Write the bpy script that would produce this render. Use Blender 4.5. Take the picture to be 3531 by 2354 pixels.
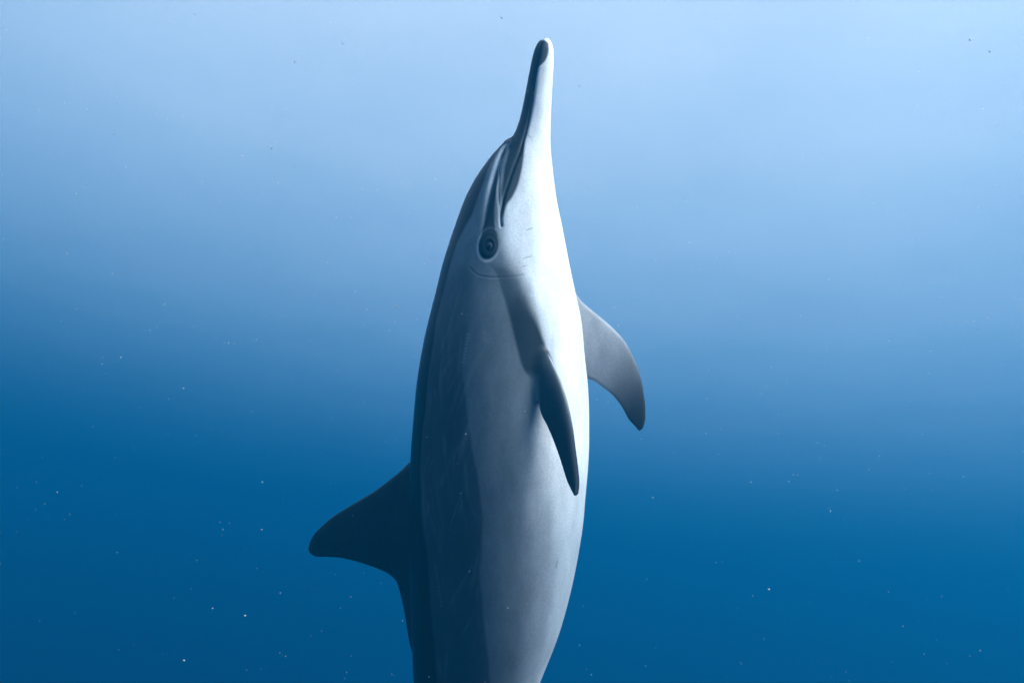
import bpy, bmesh, math, random
import numpy as np
from mathutils import Vector, Matrix

for o in list(bpy.data.objects):
    bpy.data.objects.remove(o)
scene = bpy.context.scene
COL = scene.collection
R = math.radians

# ------------------------------------------------------------------ camera
PITCH = R(17.4)             # the diver looks a little upwards
ROLL_CAM = R(8)          # and holds the camera slightly tilted
DEPTH = 5.8               # metres of water above the lens
DIST = 1.75              # lens to dolphin
RIG = Matrix.Translation((0, 0, -DEPTH)) @ Matrix.Rotation(PITCH, 4, 'X') @ Matrix.Rotation(-ROLL_CAM, 4, 'Y')
cam_data = bpy.data.cameras.new('camera')
cam = bpy.data.objects.new('camera', cam_data)
COL.objects.link(cam)
cam.matrix_world = RIG @ Matrix.Rotation(R(90), 4, 'X')
cam_data.sensor_fit = 'VERTICAL'
cam_data.sensor_height = 24
cam_data.lens = 12 / (0.665 / DIST)
cam_data.clip_start = 0.02
cam_data.clip_end = 2000
scene.camera = cam

# ------------------------------------------------------------------ sky and sun
SUN_DIR = Vector((0.65, -0.43, 0.62)).normalized()      # towards the sun
world = bpy.data.worlds.new('World')
scene.world = world
world.use_nodes = True
wn = world.node_tree.nodes
wn.clear()
sky = wn.new('ShaderNodeTexSky')
sky.sky_type = 'NISHITA'
sky.sun_disc = False
sky.sun_elevation = math.asin(SUN_DIR.z)
sky.sun_rotation = math.atan2(SUN_DIR.x, SUN_DIR.y)
sky.air_density = 1.5
sky.dust_density = 2.0
bg = wn.new('ShaderNodeBackground')
bg.inputs['Strength'].default_value = 0.05
wo = wn.new('ShaderNodeOutputWorld')
world.node_tree.links.new(sky.outputs[0], bg.inputs[0])
world.node_tree.links.new(bg.outputs[0], wo.inputs[0])

sd = bpy.data.lights.new('sun', 'SUN')
sd.energy = 5.0
sd.angle = R(20)          # softened by the moving surface overhead
sd.color = (1.0, 0.9, 0.8)
sun = bpy.data.objects.new('sun', sd)
COL.objects.link(sun)
sun.rotation_euler = SUN_DIR.to_track_quat('Z', 'Y').to_euler()

scene.view_settings.view_transform = 'Standard'
scene.view_settings.look = 'None'
scene.view_settings.exposure = 2.75
scene.view_settings.gamma = 1
scene.cycles.volume_bounces = 3
scene.cycles.max_bounces = 8
scene.cycles.use_denoising = True

# ------------------------------------------------------------------ the water
def tag(o, label=None, cat=None, group=None, kind=None):
    for k, v in (('label', label), ('category', cat), ('group', group), ('kind', kind)):
        if v:
            o[k] = v
    return o

def mesh_object(name, verts, faces, mat, parent=None, smooth=True):
    me = bpy.data.meshes.new(name)
    me.from_pydata(verts, [], faces)
    if smooth:
        me.polygons.foreach_set('use_smooth', [True] * len(me.polygons))
    me.materials.append(mat)
    o = bpy.data.objects.new(name, me)
    COL.objects.link(o)
    o.parent = parent
    return o

SCATTER = (0.0003, 0.0182, 0.0350)      # per metre, red green blue
ABSORB = (0.158, 0.121, 0.090)
def water_material():
    m = bpy.data.materials.new('sea_water')
    m.use_nodes = True
    nt = m.node_tree
    nt.nodes.clear()
    out = nt.nodes.new('ShaderNodeOutputMaterial')
    sc = nt.nodes.new('ShaderNodeVolumeScatter')
    ds = max(SCATTER)
    sc.inputs['Color'].default_value = (*[v / ds for v in SCATTER], 1)
    sc.inputs['Density'].default_value = ds
    sc.inputs['Anisotropy'].default_value = 0.2
    ab = nt.nodes.new('ShaderNodeVolumeAbsorption')
    da = max(ABSORB)
    ab.inputs['Color'].default_value = (*[1 - v / da for v in ABSORB], 1)
    ab.inputs['Density'].default_value = da
    add = nt.nodes.new('ShaderNodeAddShader')
    nt.links.new(sc.outputs[0], add.inputs[0])
    nt.links.new(ab.outputs[0], add.inputs[1])
    nt.links.new(add.outputs[0], out.inputs['Volume'])
    return m

def box(x0, x1, y0, y1, z0, z1):
    v = [(x, y, z) for z in (z0, z1) for y in (y0, y1) for x in (x0, x1)]
    f = [(0, 2, 3, 1), (4, 5, 7, 6), (0, 1, 5, 4), (2, 6, 7, 3), (0, 4, 6, 2), (1, 3, 7, 5)]
    return v, f

WV, WF = box(-150, 150, -150, 150, -60, 0)
water = mesh_object('water', WV, WF, water_material(), smooth=False)
tag(water, 'open blue sea water, pale near the surface and deeper blue below', 'water', kind='structure')

SURFACE_SCATTER = 0.23
def surface_material():
    """Rippled surface seen from below: part of the light passes, part is spread."""
    m = bpy.data.materials.new('water_surface')
    m.use_nodes = True
    nt = m.node_tree
    nt.nodes.clear()
    N, L = nt.nodes.new, nt.links.new
    out = N('ShaderNodeOutputMaterial')
    mix = N('ShaderNodeMixShader')
    tr = N('ShaderNodeBsdfTransparent')
    tl = N('ShaderNodeBsdfTranslucent')
    tl.inputs['Color'].default_value = (0.93, 0.9, 0.86, 1)
    tc = N('ShaderNodeTexCoord')
    no = N('ShaderNodeTexNoise')
    no.inputs['Scale'].default_value = 0.35
    no.inputs['Detail'].default_value = 5
    mr = N('ShaderNodeMapRange')
    mr.inputs['From Min'].default_value = 0.3
    mr.inputs['From Max'].default_value = 0.7
    mr.inputs['To Min'].default_value = SURFACE_SCATTER * 0.9
    mr.inputs['To Max'].default_value = SURFACE_SCATTER * 1.1
    L(tc.outputs['Object'], no.inputs['Vector'])
    L(no.outputs['Fac'], mr.inputs['Value'])
    L(mr.outputs[0], mix.inputs[0])
    L(tr.outputs[0], mix.inputs[1])
    L(tl.outputs[0], mix.inputs[2])
    L(mix.outputs[0], out.inputs['Surface'])
    return m

surface = mesh_object('water_surface', [(-150, -150, 0.05), (150, -150, 0.05), (150, 150, 0.05), (-150, 150, 0.05)], [(0, 1, 2, 3)], surface_material(), smooth=False)
tag(surface, 'rippled pale surface of the sea overhead', 'water', kind='structure')

# stations along the body: z, axis offset x, half height back, half height belly, half width (m)
STATIONS = [
    (0.5808, 0.0667, 0.0008, 0.0008, 0.0008), (0.5786, 0.0646, 0.0074, 0.0074, 0.0074), (0.5763, 0.0637, 0.0102, 0.0102, 0.0102), (0.574, 0.0633, 0.0121, 0.0121, 0.0121),
    (0.5718, 0.0628, 0.0136, 0.0136, 0.0136), (0.5695, 0.0624, 0.0147, 0.0147, 0.0147), (0.5673, 0.0621, 0.0157, 0.0157, 0.0157), (0.565, 0.0619, 0.0165, 0.0165, 0.0165),
    (0.5627, 0.0616, 0.0173, 0.0173, 0.0173), (0.5605, 0.0614, 0.0179, 0.0179, 0.0179), (0.5582, 0.0612, 0.0185, 0.0185, 0.0185), (0.556, 0.061, 0.0189, 0.0189, 0.0189),
    (0.5537, 0.0606, 0.0193, 0.0193, 0.0193), (0.5514, 0.0603, 0.0196, 0.0196, 0.0196), (0.5492, 0.06, 0.0199, 0.0199, 0.0199), (0.5469, 0.0597, 0.0202, 0.0202, 0.0202),
    (0.5447, 0.0594, 0.0205, 0.0205, 0.0205), (0.5424, 0.0592, 0.0208, 0.0208, 0.0208), (0.5401, 0.0589, 0.021, 0.021, 0.021), (0.5379, 0.0587, 0.0213, 0.0213, 0.0213),
    (0.5356, 0.0584, 0.0215, 0.0215, 0.0215), (0.5266, 0.0574, 0.0223, 0.0223, 0.0223), (0.5175, 0.0563, 0.023, 0.023, 0.023), (0.5085, 0.0551, 0.0236, 0.0236, 0.0235),
    (0.4995, 0.054, 0.0242, 0.0242, 0.0242), (0.4904, 0.0529, 0.0248, 0.0248, 0.0249), (0.4814, 0.0518, 0.0254, 0.0254, 0.0256), (0.4723, 0.0506, 0.0259, 0.0261, 0.0264),
    (0.4633, 0.0494, 0.0265, 0.0268, 0.0272), (0.4543, 0.0482, 0.0271, 0.0276, 0.0282), (0.4452, 0.0469, 0.0277, 0.0284, 0.0292), (0.4362, 0.0454, 0.0282, 0.0295, 0.0305),
    (0.4271, 0.0437, 0.0286, 0.0308, 0.0321), (0.4181, 0.0416, 0.0292, 0.0326, 0.0339), (0.4113, 0.0398, 0.0295, 0.0344, 0.0356), (0.4068, 0.0385, 0.0293, 0.0357, 0.0369),
    (0.4023, 0.037, 0.0287, 0.0372, 0.0382), (0.3978, 0.0354, 0.0283, 0.0388, 0.0397), (0.3932, 0.0337, 0.0289, 0.0406, 0.0412), (0.3887, 0.0319, 0.0372, 0.0425, 0.0429),
    (0.3842, 0.03, 0.0447, 0.0446, 0.0445), (0.3797, 0.028, 0.0491, 0.0467, 0.0463), (0.3752, 0.0261, 0.0523, 0.049, 0.048), (0.3706, 0.0241, 0.0552, 0.0513, 0.0497),
    (0.3661, 0.0222, 0.0577, 0.0537, 0.0514), (0.3616, 0.0202, 0.0599, 0.0561, 0.0531), (0.3571, 0.0184, 0.062, 0.0585, 0.0548), (0.3526, 0.0166, 0.0641, 0.0608, 0.0564),
    (0.348, 0.0149, 0.066, 0.0631, 0.0579), (0.3435, 0.0133, 0.0679, 0.0653, 0.0594), (0.339, 0.0118, 0.0698, 0.0674, 0.0609), (0.3345, 0.0103, 0.0718, 0.0695, 0.0623),
    (0.33, 0.0089, 0.0738, 0.0715, 0.0637), (0.3254, 0.0076, 0.0757, 0.0734, 0.065), (0.3209, 0.0063, 0.0775, 0.0753, 0.0663), (0.3164, 0.0052, 0.0793, 0.0771, 0.0676),
    (0.3119, 0.004, 0.081, 0.0789, 0.0689), (0.3096, 0.0035, 0.0818, 0.0797, 0.0695), (0.2825, -0.0018, 0.0909, 0.0889, 0.077), (0.2554, -0.0052, 0.0985, 0.0974, 0.0841),
    (0.2283, -0.0076, 0.1059, 0.1059, 0.0909), (0.2011, -0.0096, 0.1135, 0.1133, 0.0976), (0.174, -0.0113, 0.1208, 0.1202, 0.1042), (0.1469, -0.0126, 0.1275, 0.1268, 0.1108),
    (0.1198, -0.0133, 0.1334, 0.1332, 0.1174), (0.0927, -0.0137, 0.1394, 0.1396, 0.1239), (0.0655, -0.0143, 0.1457, 0.1462, 0.1304), (0.0384, -0.0153, 0.1517, 0.1522, 0.1362),
    (0.0113, -0.0167, 0.1567, 0.1567, 0.1412), (-0.0158, -0.018, 0.1607, 0.1602, 0.1455), (-0.0429, -0.0191, 0.1644, 0.1641, 0.1494), (-0.0701, -0.0198, 0.168, 0.1679, 0.153),
    (-0.0972, -0.0204, 0.1706, 0.1707, 0.1558), (-0.1243, -0.021, 0.1724, 0.1725, 0.158), (-0.1514, -0.0219, 0.1737, 0.1739, 0.1596), (-0.1785, -0.023, 0.175, 0.1751, 0.1607),
    (-0.2057, -0.0242, 0.176, 0.1762, 0.1613), (-0.2328, -0.0256, 0.1762, 0.1764, 0.1612), (-0.2599, -0.0271, 0.1759, 0.176, 0.1604), (-0.287, -0.0287, 0.1754, 0.1752, 0.159),
    (-0.3141, -0.0303, 0.1747, 0.1746, 0.1574), (-0.3413, -0.0318, 0.1738, 0.1741, 0.1555), (-0.3684, -0.0336, 0.1723, 0.1727, 0.1532), (-0.3955, -0.0356, 0.1704, 0.1706, 0.1504),
    (-0.4226, -0.0379, 0.1682, 0.1684, 0.1474), (-0.4497, -0.0405, 0.1657, 0.1659, 0.144), (-0.4769, -0.0432, 0.1627, 0.1629, 0.1403), (-0.504, -0.0462, 0.1593, 0.1595, 0.1362),
    (-0.5311, -0.0494, 0.1554, 0.1557, 0.1317), (-0.5582, -0.053, 0.151, 0.1516, 0.1267), (-0.5853, -0.0571, 0.146, 0.1466, 0.1213), (-0.6125, -0.0616, 0.1407, 0.1409, 0.1155),
    (-0.6396, -0.0664, 0.1353, 0.1352, 0.1095), (-0.6667, -0.0713, 0.1297, 0.1297, 0.1031), (-0.6938, -0.0761, 0.1233, 0.1233, 0.0963), (-0.7209, -0.0809, 0.1161, 0.1159, 0.089),
    (-0.7481, -0.0856, 0.1087, 0.1085, 0.0814), (-0.7752, -0.09, 0.1011, 0.1009, 0.0738), (-0.8023, -0.0943, 0.0933, 0.093, 0.0661), (-0.8294, -0.0981, 0.0855, 0.085, 0.0587),
    (-0.8565, -0.1015, 0.0779, 0.0774, 0.0517), (-0.8837, -0.1043, 0.0705, 0.0701, 0.0449), (-0.9108, -0.1067, 0.0632, 0.0629, 0.0384), (-0.9379, -0.1087, 0.0561, 0.0559, 0.0324),
    (-0.965, -0.1104, 0.0494, 0.0492, 0.027), (-0.9921, -0.1119, 0.0432, 0.043, 0.0223), (-1.0193, -0.1133, 0.0373, 0.0372, 0.0185), (-1.0464, -0.1145, 0.0318, 0.0318, 0.0153),
    (-1.0735, -0.1156, 0.0269, 0.0268, 0.0126), (-1.1006, -0.1166, 0.0224, 0.0222, 0.0103), (-1.1277, -0.1175, 0.0183, 0.0182, 0.0083), (-1.1549, -0.118, 0.0144, 0.0144, 0.0067),
    (-1.182, -0.1186, 0.0096, 0.0096, 0.0047), (-1.1933, -0.1194, 0.0072, 0.0072, 0.0036),
]
# markings as (z, degrees round the body from the belly line)
CAPE = [(0.3763, 111.6), (0.3424, 118.4), (0.2972, 111.8), (0.2695, 112), (0.2458, 112.8), (0.2113, 119.9), (0.1791, 125.1), (0.1316, 126.1), (0.0774, 128.1), (0.0458, 128.1), (-0.0079, 125.1), (-0.0621, 125.3), (-0.1164, 124.6), (-0.1701, 126), (-0.2328, 126.1), (-0.2842, 124.3), (-0.3237, 122.8), (-0.3893, 116.7), (-0.4543, 114), (-0.5198, 111.7), (-0.5848, 108.9), (-0.665, 105)]
FLANK = [(0.1565, 98.4), (0.1, 95.5), (0.0661, 95), (0.0136, 94.8), (-0.0209, 94.9), (-0.0514, 94.4), (-0.0944, 90.8), (-0.1486, 87.8), (-0.1921, 84.4), (-0.239, 80.7), (-0.2842, 77.7), (-0.3237, 76.5), (-0.3672, 76.7), (-0.4108, 76.6), (-0.4763, 73.4), (-0.5413, 69.6), (-0.6068, 63.1), (-0.665, 57.1)]
STRIPE_D = [(0.1424, 83.4), (0.1249, 76.6), (0.0927, 71.3), (0.0559, 66.5), (0.0192, 62.5), (-0.0158, 58.7), (-0.0446, 55.5), (-0.0695, 49.8)]
STRIPE_V = [(0.1424, 71.7), (0.1249, 65.6), (0.0989, 59.4), (0.0746, 52.8), (0.0339, 44.9), (0.0017, 40.4), (-0.0299, 35.1), (-0.0525, 31.9)]
MOUTH = [(0.5786, 109.7), (0.5633, 92.3), (0.5351, 91.8), (0.5113, 92.6), (0.4701, 88.9), (0.4277, 85.7), (0.3825, 75.5), (0.3537, 71), (0.3187, 72.9), (0.2949, 74.5), (0.2718, 76.6), (0.2503, 77.4), (0.2288, 77.3), (0.2136, 75.7)]
LIP = [(0.5797, 157), (0.5729, 69.6), (0.5656, 38), (0.5492, 39.5), (0.5322, 53.9), (0.517, 85.7), (0.4899, 88.5), (0.4701, 90.3), (0.4277, 85.7), (0.3995, 78.1), (0.3825, 72.6), (0.3531, 62.9), (0.326, 60.1), (0.2949, 61.7), (0.2695, 66.7), (0.2526, 72.5), (0.2288, 75.4)]
BEAKTOP = [(0.3904, 131.5), (0.3825, 112.8), (0.3486, 90.5), (0.326, 86.6), (0.2978, 82.6), (0.2695, 80.7), (0.2469, 79.2)]
MELON = [(0.3893, 129.7), (0.3763, 111.6), (0.3729, 112.6), (0.3503, 104.9), (0.3232, 98.7), (0.2842, 95.2), (0.2565, 94.6), (0.2187, 94.4), (0.1961, 95.2)]
EYESTRIPE_V = [(0.374, 108.1), (0.3503, 98.3), (0.3204, 92.7), (0.2842, 88.1), (0.2582, 86.5), (0.23, 84.4), (0.2102, 81.9), (0.1961, 78.3)]
LIPGROOVE = [(0.3656, 98.9), (0.3469, 99.8), (0.3057, 88.5), (0.2831, 85.2), (0.2548, 80.9), (0.23, 77.3)]
NECK = [(0.1356, 100.2), (0.1283, 96.2), (0.1215, 91.1), (0.1175, 83.1), (0.1164, 76.1), (0.117, 68), (0.1186, 61.3), (0.1215, 55)]
BELLY = [(0.2469, 70.9), (0.213, 69.4), (0.1791, 64.5), (0.1509, 59.5), (0.1226, 55), (0.0718, 47.3), (0.0153, 41.6), (-0.0469, 35.4), (-0.1147, 40.7), (-0.1712, 44.6), (-0.2164, 43.2), (-0.2672, 40), (-0.3237, 35.3), (-0.3893, 30.6), (-0.4543, 26.5), (-0.5198, 23.1), (-0.5848, 20.3), (-0.665, 13.3)]
# fin outlines (m)
FIN_LE = [(-0.174, 0.0739, -0.2185), (-0.2096, 0.089, -0.2464), (-0.2259, 0.0959, -0.2628), (-0.2527, 0.1073, -0.2854), (-0.2819, 0.1197, -0.3082), (-0.3141, 0.1333, -0.3289), (-0.3523, 0.1496, -0.353), (-0.3855, 0.1636, -0.3756), (-0.4062, 0.1724, -0.3941), (-0.422, 0.1791, -0.4104), (-0.4316, 0.1832, -0.4257), (-0.4364, 0.1853, -0.443)]
FIN_TE = [(-0.1709, 0.0726, -0.6785), (-0.208, 0.0883, -0.625), (-0.2161, 0.0917, -0.5786), (-0.2218, 0.0941, -0.5436), (-0.2271, 0.0964, -0.521), (-0.2331, 0.0989, -0.5032), (-0.2426, 0.103, -0.49), (-0.2598, 0.1103, -0.479), (-0.2893, 0.1228, -0.4704), (-0.3265, 0.1386, -0.4628), (-0.365, 0.1549, -0.4588), (-0.3906, 0.1658, -0.4596), (-0.4206, 0.1785, -0.462), (-0.433, 0.1838, -0.4564)]
LF_LE = [(0.0929, 0.0542, 0.1322), (0.124, 0.0578, 0.1033), (0.1393, 0.0596, 0.0824), (0.1582, 0.0618, 0.0655), (0.1822, 0.0645, 0.0463), (0.2062, 0.0673, 0.0252), (0.2277, 0.0697, 0.0015), (0.2429, 0.0714, -0.0253), (0.2551, 0.0728, -0.0524), (0.2629, 0.0737, -0.0795), (0.2677, 0.0742, -0.1066), (0.271, 0.0746, -0.1367), (0.271, 0.0746, -0.1549), (0.2659, 0.074, -0.1755)]
LF_TE = [(0.1017, 0.0553, -0.0659), (0.1311, 0.0586, -0.0718), (0.1517, 0.061, -0.0746), (0.1671, 0.0628, -0.0808), (0.1822, 0.0645, -0.092), (0.1973, 0.0662, -0.1032), (0.2092, 0.0676, -0.115), (0.2229, 0.0692, -0.1333), (0.2366, 0.0707, -0.1575), (0.2533, 0.0726, -0.1757), (0.2581, 0.0732, -0.1813)]
RF_LE = [(0.0387, -0.098, 0.0544), (0.0479, -0.111, 0.0201), (0.0591, -0.1235, -0.0068), (0.0738, -0.1455, -0.0435), (0.0865, -0.16, -0.0744), (0.0975, -0.1725, -0.1131), (0.1046, -0.181, -0.1512), (0.1093, -0.1865, -0.1893), (0.113, -0.1905, -0.2195), (0.1149, -0.193, -0.2448), (0.1133, -0.1932, -0.2629)]
RF_TE = [(0.0181, -0.1255, -0.0199), (0.0372, -0.1374, -0.0463), (0.0423, -0.143, -0.0965), (0.0489, -0.1482, -0.1251), (0.063, -0.1576, -0.1506), (0.0779, -0.1681, -0.1864), (0.0882, -0.1758, -0.2165), (0.0969, -0.1824, -0.2439), (0.1054, -0.1884, -0.2612), (0.1099, -0.1915, -0.2687)]

# ------------------------------------------------------------------ dolphin: body frame
# local axes: z along the animal towards the beak, V to the belly, S to its right flank
ROLL = R(67)
V = np.array((math.sin(ROLL), -math.cos(ROLL), 0.0))
S = np.array((-math.cos(ROLL), -math.sin(ROLL), 0.0))
ST = np.array(sorted(STATIONS))
ZS = ST[:, 0]

def pchip(x, y, q):
    x = np.asarray(x, float); y = np.asarray(y, float); q = np.clip(q, x[0], x[-1])
    h = np.diff(x); d = np.diff(y) / h
    m = np.zeros_like(y); m[0] = d[0]; m[-1] = d[-1]
    ok = d[:-1] * d[1:] > 0
    w1 = 2 * h[1:] + h[:-1]; w2 = h[1:] + 2 * h[:-1]
    with np.errstate(divide='ignore', invalid='ignore'):
        m[1:-1] = np.where(ok, (w1 + w2) / (w1 / d[:-1] + w2 / d[1:]), 0)
    i = np.clip(np.searchsorted(x, q) - 1, 0, len(x) - 2)
    t = (q - x[i]) / h[i]
    return ((2*t**3 - 3*t**2 + 1) * y[i] + (t**3 - 2*t**2 + t) * h[i] * m[i]
            + (-2*t**3 + 3*t**2) * y[i+1] + (t**3 - t**2) * h[i] * m[i+1])

def section(z):
    """axis point offset along V, half height back, half height belly, half width"""
    c = [pchip(ZS, ST[:, k], z) for k in (1, 2, 3, 4)]
    return c[0] / math.sin(ROLL), c[1], c[2], c[3]

def surf(z, tdeg, lift=0.0):
    """points on the body surface; t = 0 belly line, 90 right flank, 180 back"""
    z = np.asarray(z, float); t = np.radians(np.asarray(tdeg, float))
    c, ad, av, b = section(z)
    a = np.where(np.cos(t) >= 0, av, ad)
    u = c + (a + lift) * np.cos(t); w = (b + lift) * np.sin(t)
    return u[..., None] * V + w[..., None] * S + z[..., None] * np.array((0, 0, 1.0))

def body_coords(P):
    """(z, |t| degrees, signed side, height above the plain body surface)"""
    z = P[:, 2]
    c, ad, av, b = section(z)
    u = P @ V - c; w = P @ S
    a = np.where(u >= 0, av, ad)
    t = np.degrees(np.arctan2(w / b, u / a))
    rho = np.hypot(u / a, w / b)
    r = np.hypot(u, w)
    return z, np.abs(t), np.sign(t), r * (1 - 1 / np.maximum(rho, 1e-3))

VERTS, FACES = [], []
def add_grid(rows, close_ends=True):
    """rows: list of equal rings of points"""
    base = len(VERTS); n = len(rows[0])
    for r in rows:
        VERTS.extend(map(tuple, r))
    for i in range(len(rows) - 1):
        for j in range(n):
            k = (j + 1) % n
            FACES.append((base + i*n + j, base + i*n + k, base + (i+1)*n + k, base + (i+1)*n + j))
    if close_ends:
        FACES.append(tuple(base + j for j in range(n))[::-1])
        FACES.append(tuple(base + (len(rows)-1)*n + j for j in range(n)))

zz = np.concatenate([np.linspace(ZS[0], 0.30, 330), np.linspace(0.302, 0.54, 160), np.linspace(0.5412, ZS[-1], 50)])
tt = np.linspace(0, 360, 145)[:-1]
add_grid([surf(np.full(len(tt), z), np.where(tt > 180, tt - 360, tt)) for z in zz])

def resample(pts, n):
    p = np.array(pts, float)
    s = np.concatenate([[0], np.cumsum(np.linalg.norm(np.diff(p, axis=0), axis=1))])
    q = np.linspace(0, s[-1], n)
    o = np.stack([pchip(s, p[:, k], q) for k in range(3)], 1)
    return o

def add_fin(lead, trail, thick_root, thick_tip, normal, n=70, flare=0.0, camber=0.0):
    """blade between a leading and a trailing edge with a rounded aerofoil section"""
    le = resample(lead, n); te = resample(trail, n)
    nrm = np.array(normal, float); nrm /= np.linalg.norm(nrm)
    k = 28
    ph = np.linspace(0, 2 * math.pi, 2 * k + 1)[:-1]
    xc = 0.5 - 0.5 * np.cos(ph)                       # 0 leading .. 1 trailing
    prof = (0.2969*np.sqrt(xc) - 0.126*xc - 0.3516*xc**2 + 0.2843*xc**3 - 0.1015*xc**4) / 0.10
    rim = np.minimum(1, np.sqrt(np.clip(xc / 0.03, 0, 1))) * np.minimum(1, np.sqrt(np.clip((1 - xc) / 0.05, 0, 1)))
    sign = np.where(np.sin(ph) >= 0, 1, -1)
    rows = []
    for i in range(n):
        f = i / (n - 1)
        th = thick_root * (1 - f) ** 0.8 + thick_tip * f + flare * math.exp(-((f) / 0.10) ** 2)
        ch = np.linalg.norm(te[i] - le[i])
        th = min(th, ch * 0.9)
        pts = le[i] + xc[:, None] * (te[i] - le[i]) + (sign * (prof * th * 0.5 + rim * 0.0019))[:, None] * nrm
        pts = pts + nrm * camber * math.sin(f * 1.6)
        rows.append(pts)
    add_grid(rows)

add_fin(FIN_LE, FIN_TE, 0.034, 0.009, S, flare=0.02)
ON_R = 0.864 * S - 0.5 * V                             # outer faces of the flippers
ON_L = -0.864 * S - 0.5 * V
add_fin(RF_LE, RF_TE, 0.018, 0.006, ON_R)
add_fin(LF_LE, LF_TE, 0.020, 0.006, ON_L, flare=0.006)

# tail flukes, spread across the animal
ct = float(section(np.array(-1.15))[0])
def fl(side, pts):
    return [tuple(V * (ct + dv) + S * side * w + np.array((0, 0, z))) for w, z, dv in pts]
for side in (1, -1):
    lead = fl(side, [(-0.01, -1.05, 0), (0.02, -1.08, 0), (0.07, -1.115, 0), (0.13, -1.16, 0), (0.18, -1.205, 0.002), (0.215, -1.245, 0.004), (0.232, -1.275, 0.005)])
    trail = fl(side, [(-0.01, -1.205, 0), (0.02, -1.205, 0), (0.06, -1.222, 0), (0.11, -1.236, 0), (0.16, -1.252, 0.002), (0.20, -1.270, 0.004), (0.228, -1.284, 0.005)])
    add_fin(lead, trail, 0.026, 0.006, V)

# one continuous skin: fuse the shells, then smooth
tmp_me = bpy.data.meshes.new('fuse')
tmp_me.from_pydata(VERTS, [], FACES)
bm = bmesh.new(); bm.from_mesh(tmp_me)
bmesh.ops.recalc_face_normals(bm, faces=bm.faces)
bm.to_mesh(tmp_me); bm.free()
tmp = bpy.data.objects.new('fuse', tmp_me)
COL.objects.link(tmp)
rm = tmp.modifiers.new('remesh', 'REMESH')
rm.mode = 'VOXEL'; rm.voxel_size = 0.0016
dg = bpy.context.evaluated_depsgraph_get()
me = bpy.data.meshes.new_from_object(tmp.evaluated_get(dg))
bpy.data.objects.remove(tmp)
bpy.data.meshes.remove(tmp_me)
NV = len(me.vertices)
P = np.empty(NV * 3); me.vertices.foreach_get('co', P); P = P.reshape(-1, 3)
EDG = np.empty(len(me.edges) * 2, np.int32); me.edges.foreach_get('vertices', EDG); EDG = EDG.reshape(-1, 2)
DEG = np.bincount(EDG.ravel(), minlength=NV).astype(float)

def lap(Q):
    out = np.empty_like(Q)
    for k in range(Q.shape[1]):
        out[:, k] = (np.bincount(EDG[:, 0], Q[EDG[:, 1], k], NV) + np.bincount(EDG[:, 1], Q[EDG[:, 0], k], NV)) / DEG
    return out - Q

for _ in range(6):                                   # Taubin: removes voxel stepping, keeps volume
    P = P + 0.5 * lap(P)
    P = P - 0.52 * lap(P)

def sstep(e0, e1, x):
    t = np.clip((x - e0) / (e1 - e0), 0, 1)
    return t * t * (3 - 2 * t)

z, t, side, h = body_coords(P)
near = np.exp(-(h / 0.012) ** 2) * (h > -0.02)
roots = np.maximum.reduce([
    near * sstep(150, 158, t) * sstep(-0.60, -0.54, z) * (1 - sstep(-0.24, -0.20, z)),
    near * (t < 75) * (t > 10) * sstep(-0.17, -0.10, z) * (1 - sstep(0.08, 0.12, z)) * (h > -0.02)])
fin_edge = np.maximum(roots, 0)
touch = np.zeros(NV); touch[h > 0.004] = 1
for _ in range(14):
    touch = np.maximum(touch, touch + lap(touch[:, None])[:, 0]); touch = np.clip(touch * 1.6, 0, 1)
roots = roots * touch
for _ in range(70):
    P = P + (0.55 * roots)[:, None] * lap(P)
z, t, side, h = body_coords(P)

# ------------------------------------------------------------------ relief
me.vertices.foreach_set('co', P.ravel()); me.update()
NRM = np.empty(NV * 3); me.vertices.foreach_get('normal', NRM); NRM = NRM.reshape(-1, 3)

def curve_t(curve, zq):
    c = np.array(sorted(curve))
    return pchip(c[:, 0], c[:, 1], zq)

def curve_dist(curve, width, lift=0.0):
    """distance of every vertex to a marking, on both flanks"""
    c = np.array(sorted(curve)) if abs(curve[0][0] - curve[-1][0]) > 0.05 else np.array(curve)
    s = np.concatenate([[0], np.cumsum(np.hypot(np.diff(c[:, 0]) * 1000, np.diff(c[:, 1])))])
    q = np.linspace(0, s[-1], 160)
    cz, ctt = pchip(s, c[:, 0], q), pchip(s, c[:, 1], q)
    d = np.full(NV, 1.0)
    for sg in (1, -1):
        pts = surf(cz, ctt * sg)
        lo, hi = pts.min(0) - width, pts.max(0) + width
        idx = inside(lo, hi)
        for k in range(0, len(idx), 20000):
            ii = idx[k:k + 20000]
            dd = np.sqrt(((P[ii, None, :] - pts[None]) ** 2).sum(2)).min(1)
            d[ii] = np.minimum(d[ii], dd)
    return d

ORD = np.argsort(P[:, 2]); ZSORT = P[ORD, 2]
def inside(lo, hi):
    ii = ORD[np.searchsorted(ZSORT, lo[2]):np.searchsorted(ZSORT, hi[2])]
    q = P[ii]
    return ii[np.all((q > lo) & (q < hi), axis=1)]

DMOUTH = curve_dist(MOUTH, 0.02)
DMELON = curve_dist(MELON, 0.025)
DGROOVE = curve_dist(LIPGROOVE, 0.015)
DNECK = curve_dist(NECK, 0.015)
gz = lambda d, s: np.exp(-(d / s) ** 2)
fade = sstep(0.19, 0.25, z)
disp = -0.0035 * gz(DMOUTH, 0.0026) + 0.0003 * gz(DMOUTH - 0.007, 0.004) * fade
disp += -0.0030 * gz(DMELON, 0.0045) * sstep(0.20, 0.24, z) + 0.0016 * gz(DMELON - 0.011, 0.006) * sstep(0.24, 0.30, z)
disp += -0.0012 * gz(DGROOVE, 0.0025)
disp += -0.00035 * gz(DNECK, 0.0018) + 0.00015 * gz(DNECK - 0.0035, 0.002)

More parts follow.
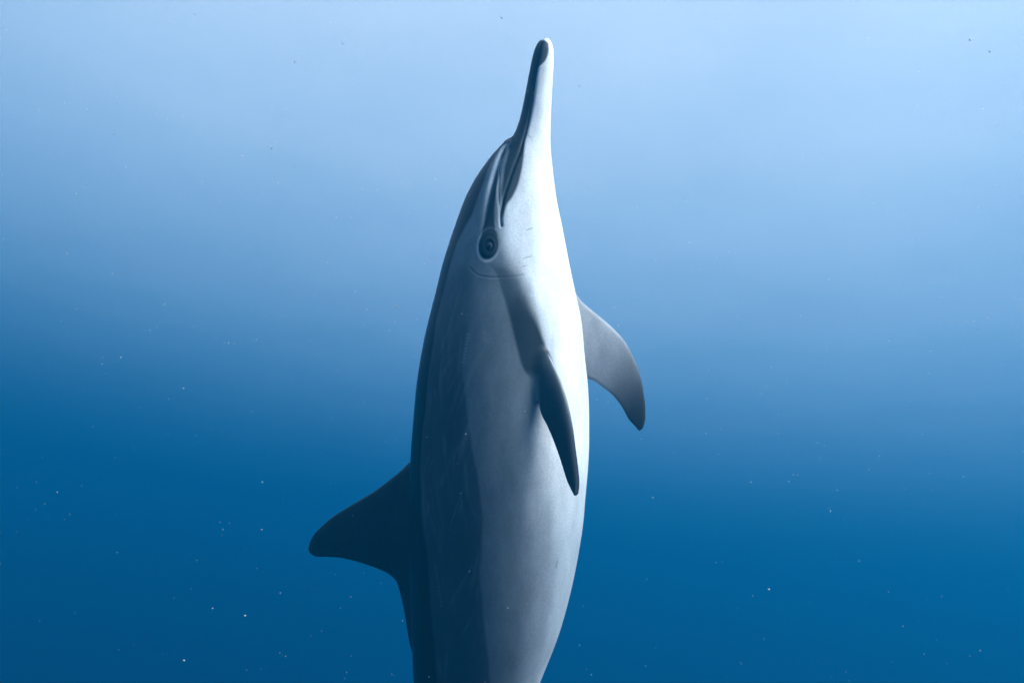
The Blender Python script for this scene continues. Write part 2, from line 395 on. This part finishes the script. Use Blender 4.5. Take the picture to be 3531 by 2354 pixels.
EYE_Z, EYE_T = 0.1746, 84.8
eye_c = [surf(EYE_Z, EYE_T * sg) for sg in (1, -1)]
patch_c = [surf(0.1785, 86.0 * sg) for sg in (1, -1)]
def oval(cs, rz, rt, skew=0.0):
    best = np.full(NV, 9.0)
    for c in cs:
        dz = P[:, 2] - c[2]
        dt = np.linalg.norm(P[:, :2] - c[:2], axis=1) * np.where(t > EYE_T, 1, -1)
        dt = dt + skew * dz
        d = np.hypot(dz / rz, dt / rt)
        d[np.abs(dz) > 0.08] = 9
        best = np.minimum(best, d)
    return best
EO = oval(eye_c, 0.0125, 0.0085)
PO = oval(patch_c, 0.029, 0.0195)
disp += 0.0035 * gz(PO, 0.9) + 0.0008 * gz(EO - 1.25, 0.28) - 0.0030 * gz(EO, 0.8)
disp += -0.0010 * gz(PO - 1.0, 0.12)
disp[h > 0.012] = 0
P = P + disp[:, None] * NRM

# ------------------------------------------------------------------ pigment (counter-shading of the species) and some painted shade
def over(col, new, m):
    return col * (1 - m[:, None]) + np.array(new) * m[:, None]

WHITE = (0.70, 0.72, 0.73)
GREY = (0.112, 0.135, 0.154)
FACE = (0.155, 0.183, 0.205)
DARK = (0.050, 0.061, 0.072)
CAPE_C = (0.006, 0.007, 0.009)
LIPC = (0.016, 0.025, 0.034)
rng = np.random.default_rng(7)
n_low = np.sin(P[:, 2] * 61 + 3 * np.sin(t * .11)) * np.sin(t * .19 + P[:, 2] * 23) # slow irregular wander
tw = t + 0.5 * n_low

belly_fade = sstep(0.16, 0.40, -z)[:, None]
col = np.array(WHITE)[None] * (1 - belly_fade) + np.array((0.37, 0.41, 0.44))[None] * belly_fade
tb = curve_t(BELLY, z)
soft_b = 9 + 15 * sstep(0.08, 0.30, -z)
grey_m = sstep(-1, 1, (tw - tb - 6 * sstep(0.15, 0.35, -z)) / soft_b)
head = sstep(0.10, 0.17, z)
flank_col = np.array(GREY)[None] * (1 - head[:, None]) + np.array(FACE)[None] * head[:, None]
soft_head = sstep(-4, 16, tw - tb)
m = grey_m * (1 - head) + soft_head * head
m *= 1 - sstep(0.255, 0.275, z) * (1 - sstep(-2, 2, t - curve_t(MOUTH, z)))
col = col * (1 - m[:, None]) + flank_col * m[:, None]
# pale wash from the belly up the lower flank, towards the tail
wash = (1 - sstep(-0.5, 28, tw - tb)) * sstep(-9, 9, tw - tb) * sstep(0.06, 0.2, -z)
col = over(col, (0.22, 0.25, 0.275), 0.6 * wash)
# dark field behind the shoulder
tf = curve_t(FLANK, z)
sf = 1.2 + 9 * sstep(-0.03, 0.12, z)
mf = sstep(-1, 1, (t + 0.5 * n_low - tf) / sf) * (1 - 0.62 * sstep(-0.12, 0.13, z)) * (1 - sstep(0.10, 0.19, z))
col = over(col, DARK, mf)
# cape
tcp = curve_t(CAPE, z)
sc_ = 1.6 + 1.2 * sstep(0.0, 0.2, z)
mc = sstep(-1, 1, (t + 0.4 * n_low - tcp) / sc_)
cape_col = np.array(CAPE_C)[None] * (1 - sstep(0.05, 0.33, z)[:, None]) + np.array((0.022, 0.029, 0.037))[None] * sstep(0.05, 0.33, z)[:, None]
mc = mc * (1 - sstep(0.381, 0.391, z))
col = col * (1 - mc[:, None]) + cape_col * mc[:, None]
# shoulder stripe, eye to flipper
zs_ = sstep(-0.075, -0.05, z) * (1 - sstep(0.125, 0.150, z))
ms = sstep(-1, 1, (curve_t(STRIPE_D, z) - t) / 1.6) * sstep(-1, 1, (t - curve_t(STRIPE_V, z)) / (2.0 + 4.5 * sstep(0.0, 0.08, z))) * zs_
col = over(col, (0.016, 0.024, 0.032), ms * (1 - 0.35 * sstep(0.04, 0.12, z)))
# beak: dark upper jaw, dark lip and tip on the lower jaw
beak = sstep(0.225, 0.24, z)
mu = sstep(-1, 1, (t - curve_t(LIP, z)) / (2.2 + 3 * sstep(0.50, 0.54, z))) * beak
upper_end = np.minimum(curve_t(BEAKTOP, z), 181)
mu *= np.where(z < 0.388, 1 - sstep(-1, 1, (t - upper_end) / 2.5), 1)
col = over(col, LIPC, mu * 0.95)
# shade along the side of the lower jaw, painted in as grey
jaw_shade = sstep(0.30, 0.40, z) * (t < curve_t(LIP, z)) * sstep(22, 62, t)
col = over(col, (0.50, 0.52, 0.54), 0.5 * jaw_shade)
# eye stripe from the melon crease to the eye patch
me_lo, me_hi = curve_t(EYESTRIPE_V, z), curve_t(MELON, z)
mes = sstep(-1, 1, (t - me_lo) / 1.0) * sstep(-1, 1, (me_hi - t) / 1.0) * sstep(0.19, 0.20, z) * (1 - sstep(0.372, 0.378, z))
col = over(col, (0.013, 0.018, 0.024), mes * 0.95)
# pale streaks beside it
ps = sstep(0, 1, (t - me_hi - 0.5) / 2.0) * (1 - sstep(0, 1, (t - me_hi - 2.5) / 9.0)) * sstep(0.22, 0.31, z) * (1 - sstep(0.372, 0.381, z))
col = over(col, (0.72, 0.73, 0.74), 0.85 * ps)
col = over(col, (0.30, 0.32, 0.34), 0.7 * gz(DGROOVE - 0.003, 0.002) * beak * (1 - sstep(0.34, 0.36, z)))
col = over(col, (0.015, 0.018, 0.022), 0.9 * gz(DMOUTH, 0.0022))
# eye patch with its pale rim
col = over(col, (0.46, 0.49, 0.52), 0.55 * gz(PO - 1.14, 0.10) * sstep(-0.2, 0.3, 1 - mes))
col = over(col, (0.013, 0.018, 0.024), 1 - sstep(0.93, 1.05, PO))
col = over(col, (0.036, 0.043, 0.050), 0.6 * gz(EO - 1.40, 0.14))
col = over(col, (0.012, 0.014, 0.018), 1 - sstep(0.95, 1.1, EO))
# neck crease: its shade painted in as a faint dark line
col = over(col, (0.05, 0.06, 0.07), 0.22 * gz(DNECK, 0.0012))
# rake marks, old scratches and painted wrinkle lines
def mark(z0, t0, z1, t1, width, strength, c):
    global col
    q = np.linspace(0, 1, 40)
    pts = surf(z0 + (z1 - z0) * q, t0 + (t1 - t0) * q + 0.35 * np.sin(q * 3 + z0 * 50))
    lo, hi = pts.min(0) - 3 * width, pts.max(0) + 3 * width
    idx = inside(lo, hi)
    if len(idx) == 0:
        return
    d2 = ((P[idx, None, :] - pts[None]) ** 2).sum(2)
    kk = d2.argmin(1)
    mm = strength * np.exp(-d2.min(1) / width ** 2) * np.sin(math.pi * np.clip(kk / 39, 0.02, 0.98)) ** 0.5
    col[idx] = col[idx] * (1 - mm[:, None]) + np.array(c) * mm[:, None]
rr = random.Random(11)
for k in range(60):
    z0 = rr.uniform(-0.66, 0.02); fz = curve_t(FLANK, np.array([z0]))[0]; cz_ = curve_t(CAPE, np.array([z0]))[0]
    t0 = rr.uniform(fz + 2, cz_ - 3); ln = rr.uniform(0.02, 0.11)
    mark(z0, t0, z0 + ln, t0 + rr.choice((-1, -1, -1, 1, 0.3)) * rr.uniform(2, 16) * ln / 0.08, rr.uniform(0.0010, 0.0055), rr.uniform(0.08, 0.30), (0.20, 0.22, 0.24))
for k in range(12):                                    # ladders of tooth marks
    q = k / 11
    mark(-0.41 - 0.075 * q, 110 - 6 * q, -0.414 - 0.075 * q, 107.5 - 6 * q, 0.0013, 0.5, (0.2, 0.22, 0.24))
for k in range(9):
    q = k / 8
    mark(0.012 - 0.05 * q, 94.5 + 1.5 * q, 0.0135 - 0.05 * q, 91.5 + 1.5 * q, 0.0013, 0.6, (0.26, 0.28, 0.30))
    if k < 6:
        mark(0.018 - 0.026 * q, 84 - 2 * q, 0.012 - 0.026 * q, 76 - 2 * q, 0.0011, 0.25, (0.22, 0.235, 0.25))
    mark(-0.04 - 0.035 * q, 119 + 5 * q, -0.046 - 0.035 * q, 121 + 5 * q, 0.0012, 0.5, (0.012, 0.014, 0.018))
for k in range(26):
    z0 = rr.uniform(-0.6, 0.0); fz = curve_t(FLANK, np.array([z0]))[0]
    t0 = rr.uniform(fz - 34, fz - 3); ln = rr.uniform(0.008, 0.05)
    mark(z0, t0, z0 + ln, t0 + rr.uniform(-6, 6), rr.uniform(0.001, 0.004), rr.uniform(0.05, 0.18), rr.choice([(0.05, 0.06, 0.07), (0.19, 0.2, 0.215)]))
mark(-0.555, 62, -0.60, 60, 0.006, 0.30, (0.07, 0.08, 0.10))
mark(-0.400, 24, -0.416, 24, 0.0022, 0.6, (0.10, 0.11, 0.13))
for (z0, t0, z1, t1) in ((0.205, 52, 0.211, 43), (0.152, 54, 0.157, 46), (0.137, 55, 0.139, 51), (0.390, 70, 0.386, 62), (0.387, 66, 0.383, 58)):  # short skin wrinkles, shade of the folds painted as thin dark lines
    mark(z0, t0, z1, t1, 0.0012, 0.6, (0.12, 0.13, 0.15))

# fins
is_dorsal = sstep(0.002, 0.012, h) * (t > 120) * (z < -0.15) * (z > -0.7)
col = over(col, (0.020, 0.025, 0.031), is_dorsal)
fl_m = sstep(0.004, 0.014, h) * (t < 115) * (z < 0.13) * (z > -0.33)
me.vertices.foreach_set('co', P.ravel()); me.update()
N2 = np.empty(NV * 3); me.vertices.foreach_get('normal', N2); N2 = N2.reshape(-1, 3)
outer = np.where(side > 0, N2 @ ON_R, N2 @ ON_L)
root_pt = surf(np.array(-0.02), np.array(45.0))
span = np.where(side > 0, np.linalg.norm(P - surf(np.array(-0.02), np.array(45.0)), axis=1), np.linalg.norm(P - surf(np.array(-0.0), np.array(-45.0)), axis=1))
inner_c = np.array((0.34, 0.36, 0.385))[None] * (1 - sstep(0.02, 0.20, span)[:, None]) + np.array((0.024, 0.028, 0.034))[None] * sstep(0.02, 0.20, span)[:, None]
outer_c = np.tile(np.array((0.032, 0.042, 0.052)), (NV, 1))
mi = sstep(-0.2, 0.2, -outer)[:, None]
fc = inner_c * mi + outer_c * (1 - mi)
col = col * (1 - fl_m[:, None]) + fc * fl_m[:, None]
tail = sstep(1.0, 1.09, -z)
col = over(col, (0.03, 0.035, 0.042), tail)

# ------------------------------------------------------------------ skin
att = me.color_attributes.new('pigment', 'FLOAT_COLOR', 'POINT')
att.data.foreach_set('color', np.concatenate([np.clip(col, 0.004, 0.9), np.ones((NV, 1))], 1).astype(np.float32).ravel())
me.polygons.foreach_set('use_smooth', np.ones(len(me.polygons), bool))

def skin_material():
    m = bpy.data.materials.new('dolphin_skin')
    m.use_nodes = True
    nt = m.node_tree
    N, L = nt.nodes.new, nt.links.new
    bs = nt.nodes['Principled BSDF']
    at = N('ShaderNodeAttribute'); at.attribute_name = 'pigment'
    tc = N('ShaderNodeTexCoord')
    mp = N('ShaderNodeMapping'); mp.inputs['Scale'].default_value = (1, 1, 0.35)
    n1 = N('ShaderNodeTexNoise'); n1.inputs['Scale'].default_value = 26; n1.inputs['Detail'].default_value = 6; n1.inputs['Roughness'].default_value = 0.65
    n2 = N('ShaderNodeTexNoise'); n2.inputs['Scale'].default_value = 420; n2.inputs['Detail'].default_value = 3
    L(tc.outputs['Object'], mp.inputs[0]); L(mp.outputs[0], n1.inputs['Vector']); L(tc.outputs['Object'], n2.inputs['Vector'])
    r1 = N('ShaderNodeMapRange'); r1.inputs['From Min'].default_value = 0.3; r1.inputs['From Max'].default_value = 0.7
    r1.inputs['To Min'].default_value = 0.80; r1.inputs['To Max'].default_value = 1.17
    r2 = N('ShaderNodeMapRange'); r2.inputs['From Min'].default_value = 0.3; r2.inputs['From Max'].default_value = 0.7
    r2.inputs['To Min'].default_value = 0.86; r2.inputs['To Max'].default_value = 1.14
    L(n1.outputs['Fac'], r1.inputs[0]); L(n2.outputs['Fac'], r2.inputs[0])
    mu_ = N('ShaderNodeMath'); mu_.operation = 'MULTIPLY'
    L(r1.outputs[0], mu_.inputs[0]); L(r2.outputs[0], mu_.inputs[1])
    vm = N('ShaderNodeVectorMath'); vm.operation = 'SCALE'
    L(at.outputs['Color'], vm.inputs[0]); L(mu_.outputs[0], vm.inputs['Scale'])
    L(vm.outputs[0], bs.inputs['Base Color'])
    bs.inputs['Roughness'].default_value = 0.42
    bs.inputs['IOR'].default_value = 1.33
    bs.inputs['Specular IOR Level'].default_value = 0.25
    bp = N('ShaderNodeBump'); bp.inputs['Strength'].default_value = 0.12; bp.inputs['Distance'].default_value = 0.002
    L(n1.outputs['Fac'], bp.inputs['Height']); L(bp.outputs[0], bs.inputs['Normal'])
    return m

def plain(name, c, rough, spec=0.5):
    m = bpy.data.materials.new(name)
    m.use_nodes = True
    nt = m.node_tree
    bs = nt.nodes['Principled BSDF']
    no = nt.nodes.new('ShaderNodeTexNoise'); no.inputs['Scale'].default_value = 300
    mx = nt.nodes.new('ShaderNodeMix'); mx.data_type = 'RGBA'
    mx.inputs['A'].default_value = (*[v * 0.75 for v in c], 1); mx.inputs['B'].default_value = (*[v * 1.25 for v in c], 1)
    nt.links.new(no.outputs['Fac'], mx.inputs['Factor']); nt.links.new(mx.outputs['Result'], bs.inputs['Base Color'])
    bs.inputs['Roughness'].default_value = rough
    bs.inputs['Specular IOR Level'].default_value = spec
    return m

BASE = V * ct + np.array((0, 0, -1.2))                 # the fluke notch
root = bpy.data.objects.new('dolphin', None)
COL.objects.link(root)
root.empty_display_size = 0.2
root.matrix_world = RIG @ Matrix.Translation((0, DIST, 0)) @ Matrix.Translation(Vector(BASE))
tag(root, 'slender grey and white dolphin with a long beak hanging upright in blue water', 'dolphin')
me.transform(Matrix.Translation(-Vector(BASE)))
me.name = 'body'
me.materials.clear(); me.materials.append(skin_material())
body = bpy.data.objects.new('body', me)
COL.objects.link(body); body.parent = root

def ellipsoid(center, ax, rad, nu=24, nv=14):
    vs, fs = [], []
    for i in range(nv + 1):
        a = math.pi * i / nv
        for j in range(nu):
            b_ = 2 * math.pi * j / nu
            p = center + ax[0] * (rad[0] * math.cos(a)) + ax[1] * (rad[1] * math.sin(a) * math.cos(b_)) + ax[2] * (rad[2] * math.sin(a) * math.sin(b_))
            vs.append(tuple(p))
    for i in range(nv):
        for j in range(nu):
            k = (j + 1) % nu
            fs.append((i*nu + j, i*nu + k, (i+1)*nu + k, (i+1)*nu + j))
    return vs, fs

EYE_M = plain('eye_iris', (0.014, 0.018, 0.022), 0.25, 0.3)
PUPIL_M = plain('eye_pupil', (0.003, 0.003, 0.004), 0.15, 0.3)
for sg in (1, -1):
    c0 = surf(np.array(EYE_Z), np.array(EYE_T * sg))
    d1 = surf(np.array(EYE_Z + 0.01), np.array(EYE_T * sg)) - surf(np.array(EYE_Z - 0.01), np.array(EYE_T * sg))
    d2 = surf(np.array(EYE_Z), np.array((EYE_T + 4) * sg)) - surf(np.array(EYE_Z), np.array((EYE_T - 4) * sg))
    d1 /= np.linalg.norm(d1); d2 -= d1 * d1.dot(d2); d2 /= np.linalg.norm(d2)
    nn = np.cross(d1, d2); nn *= np.sign(nn.dot(c0 - V * section(np.array(EYE_Z))[0] - np.array((0, 0, EYE_Z)))) or 1
    vs, fs = ellipsoid(Vector(c0 - BASE - nn * 0.0045), [Vector(nn), Vector(d1), Vector(d2)], (0.0085, 0.0125, 0.0085))
    eye = mesh_object('eye', vs, fs, EYE_M, root)
    eye['label'] = 'dark almond eye inside a charcoal eye patch'
    vs, fs = ellipsoid(Vector(c0 - BASE + nn * 0.0018), [Vector(nn), Vector(d1), Vector(d2)], (0.0026, 0.0062, 0.0040), 20, 10)
    mesh_object('pupil', vs, fs, PUPIL_M, eye)

# ------------------------------------------------------------------ specks drifting in the water
def speck_material():
    m = plain('plankton', (0.42, 0.43, 0.43), 0.8, 0.2)
    return m
sv, sf_ = [], []
ico = [(0, 0, 1), (0.89, 0, 0.45), (0.28, 0.85, 0.45), (-0.72, 0.53, 0.45), (-0.72, -0.53, 0.45), (0.28, -0.85, 0.45),
       (0.72, 0.53, -0.45), (-0.28, 0.85, -0.45), (-0.89, 0, -0.45), (-0.28, -0.85, -0.45), (0.72, -0.53, -0.45), (0, 0, -1)]
icf = [(0,1,2),(0,2,3),(0,3,4),(0,4,5),(0,5,1),(1,6,2),(2,7,3),(3,8,4),(4,9,5),(5,10,1),(6,7,2),(7,8,3),(8,9,4),(9,10,5),(10,6,1),(11,7,6),(11,8,7),(11,9,8),(11,10,9),(11,6,10)]
rs = random.Random(5)
for k in range(6500):
    y = rs.uniform(0.8, 4.5)
    x = rs.uniform(-1, 1) * (0.75 * y + 0.3); zc = rs.uniform(-0.6, 0.75) * (y + 0.2) - DEPTH
    r_ = min(0.00025 * (0.3 + rs.paretovariate(2.7)), 0.0011)
    sx, sy, sz = (rs.uniform(0.6, 1.5) for _ in range(3))
    b0 = len(sv)
    sv.extend((x + p[0]*r_*sx, y + p[1]*r_*sy, zc + p[2]*r_*sz) for p in ico)
    sf_.extend(tuple(i + b0 for i in f) for f in icf)
specks = mesh_object('floating_specks', sv, sf_, speck_material())
tag(specks, 'tiny pale specks of plankton drifting in the water', 'plankton', kind='stuff')
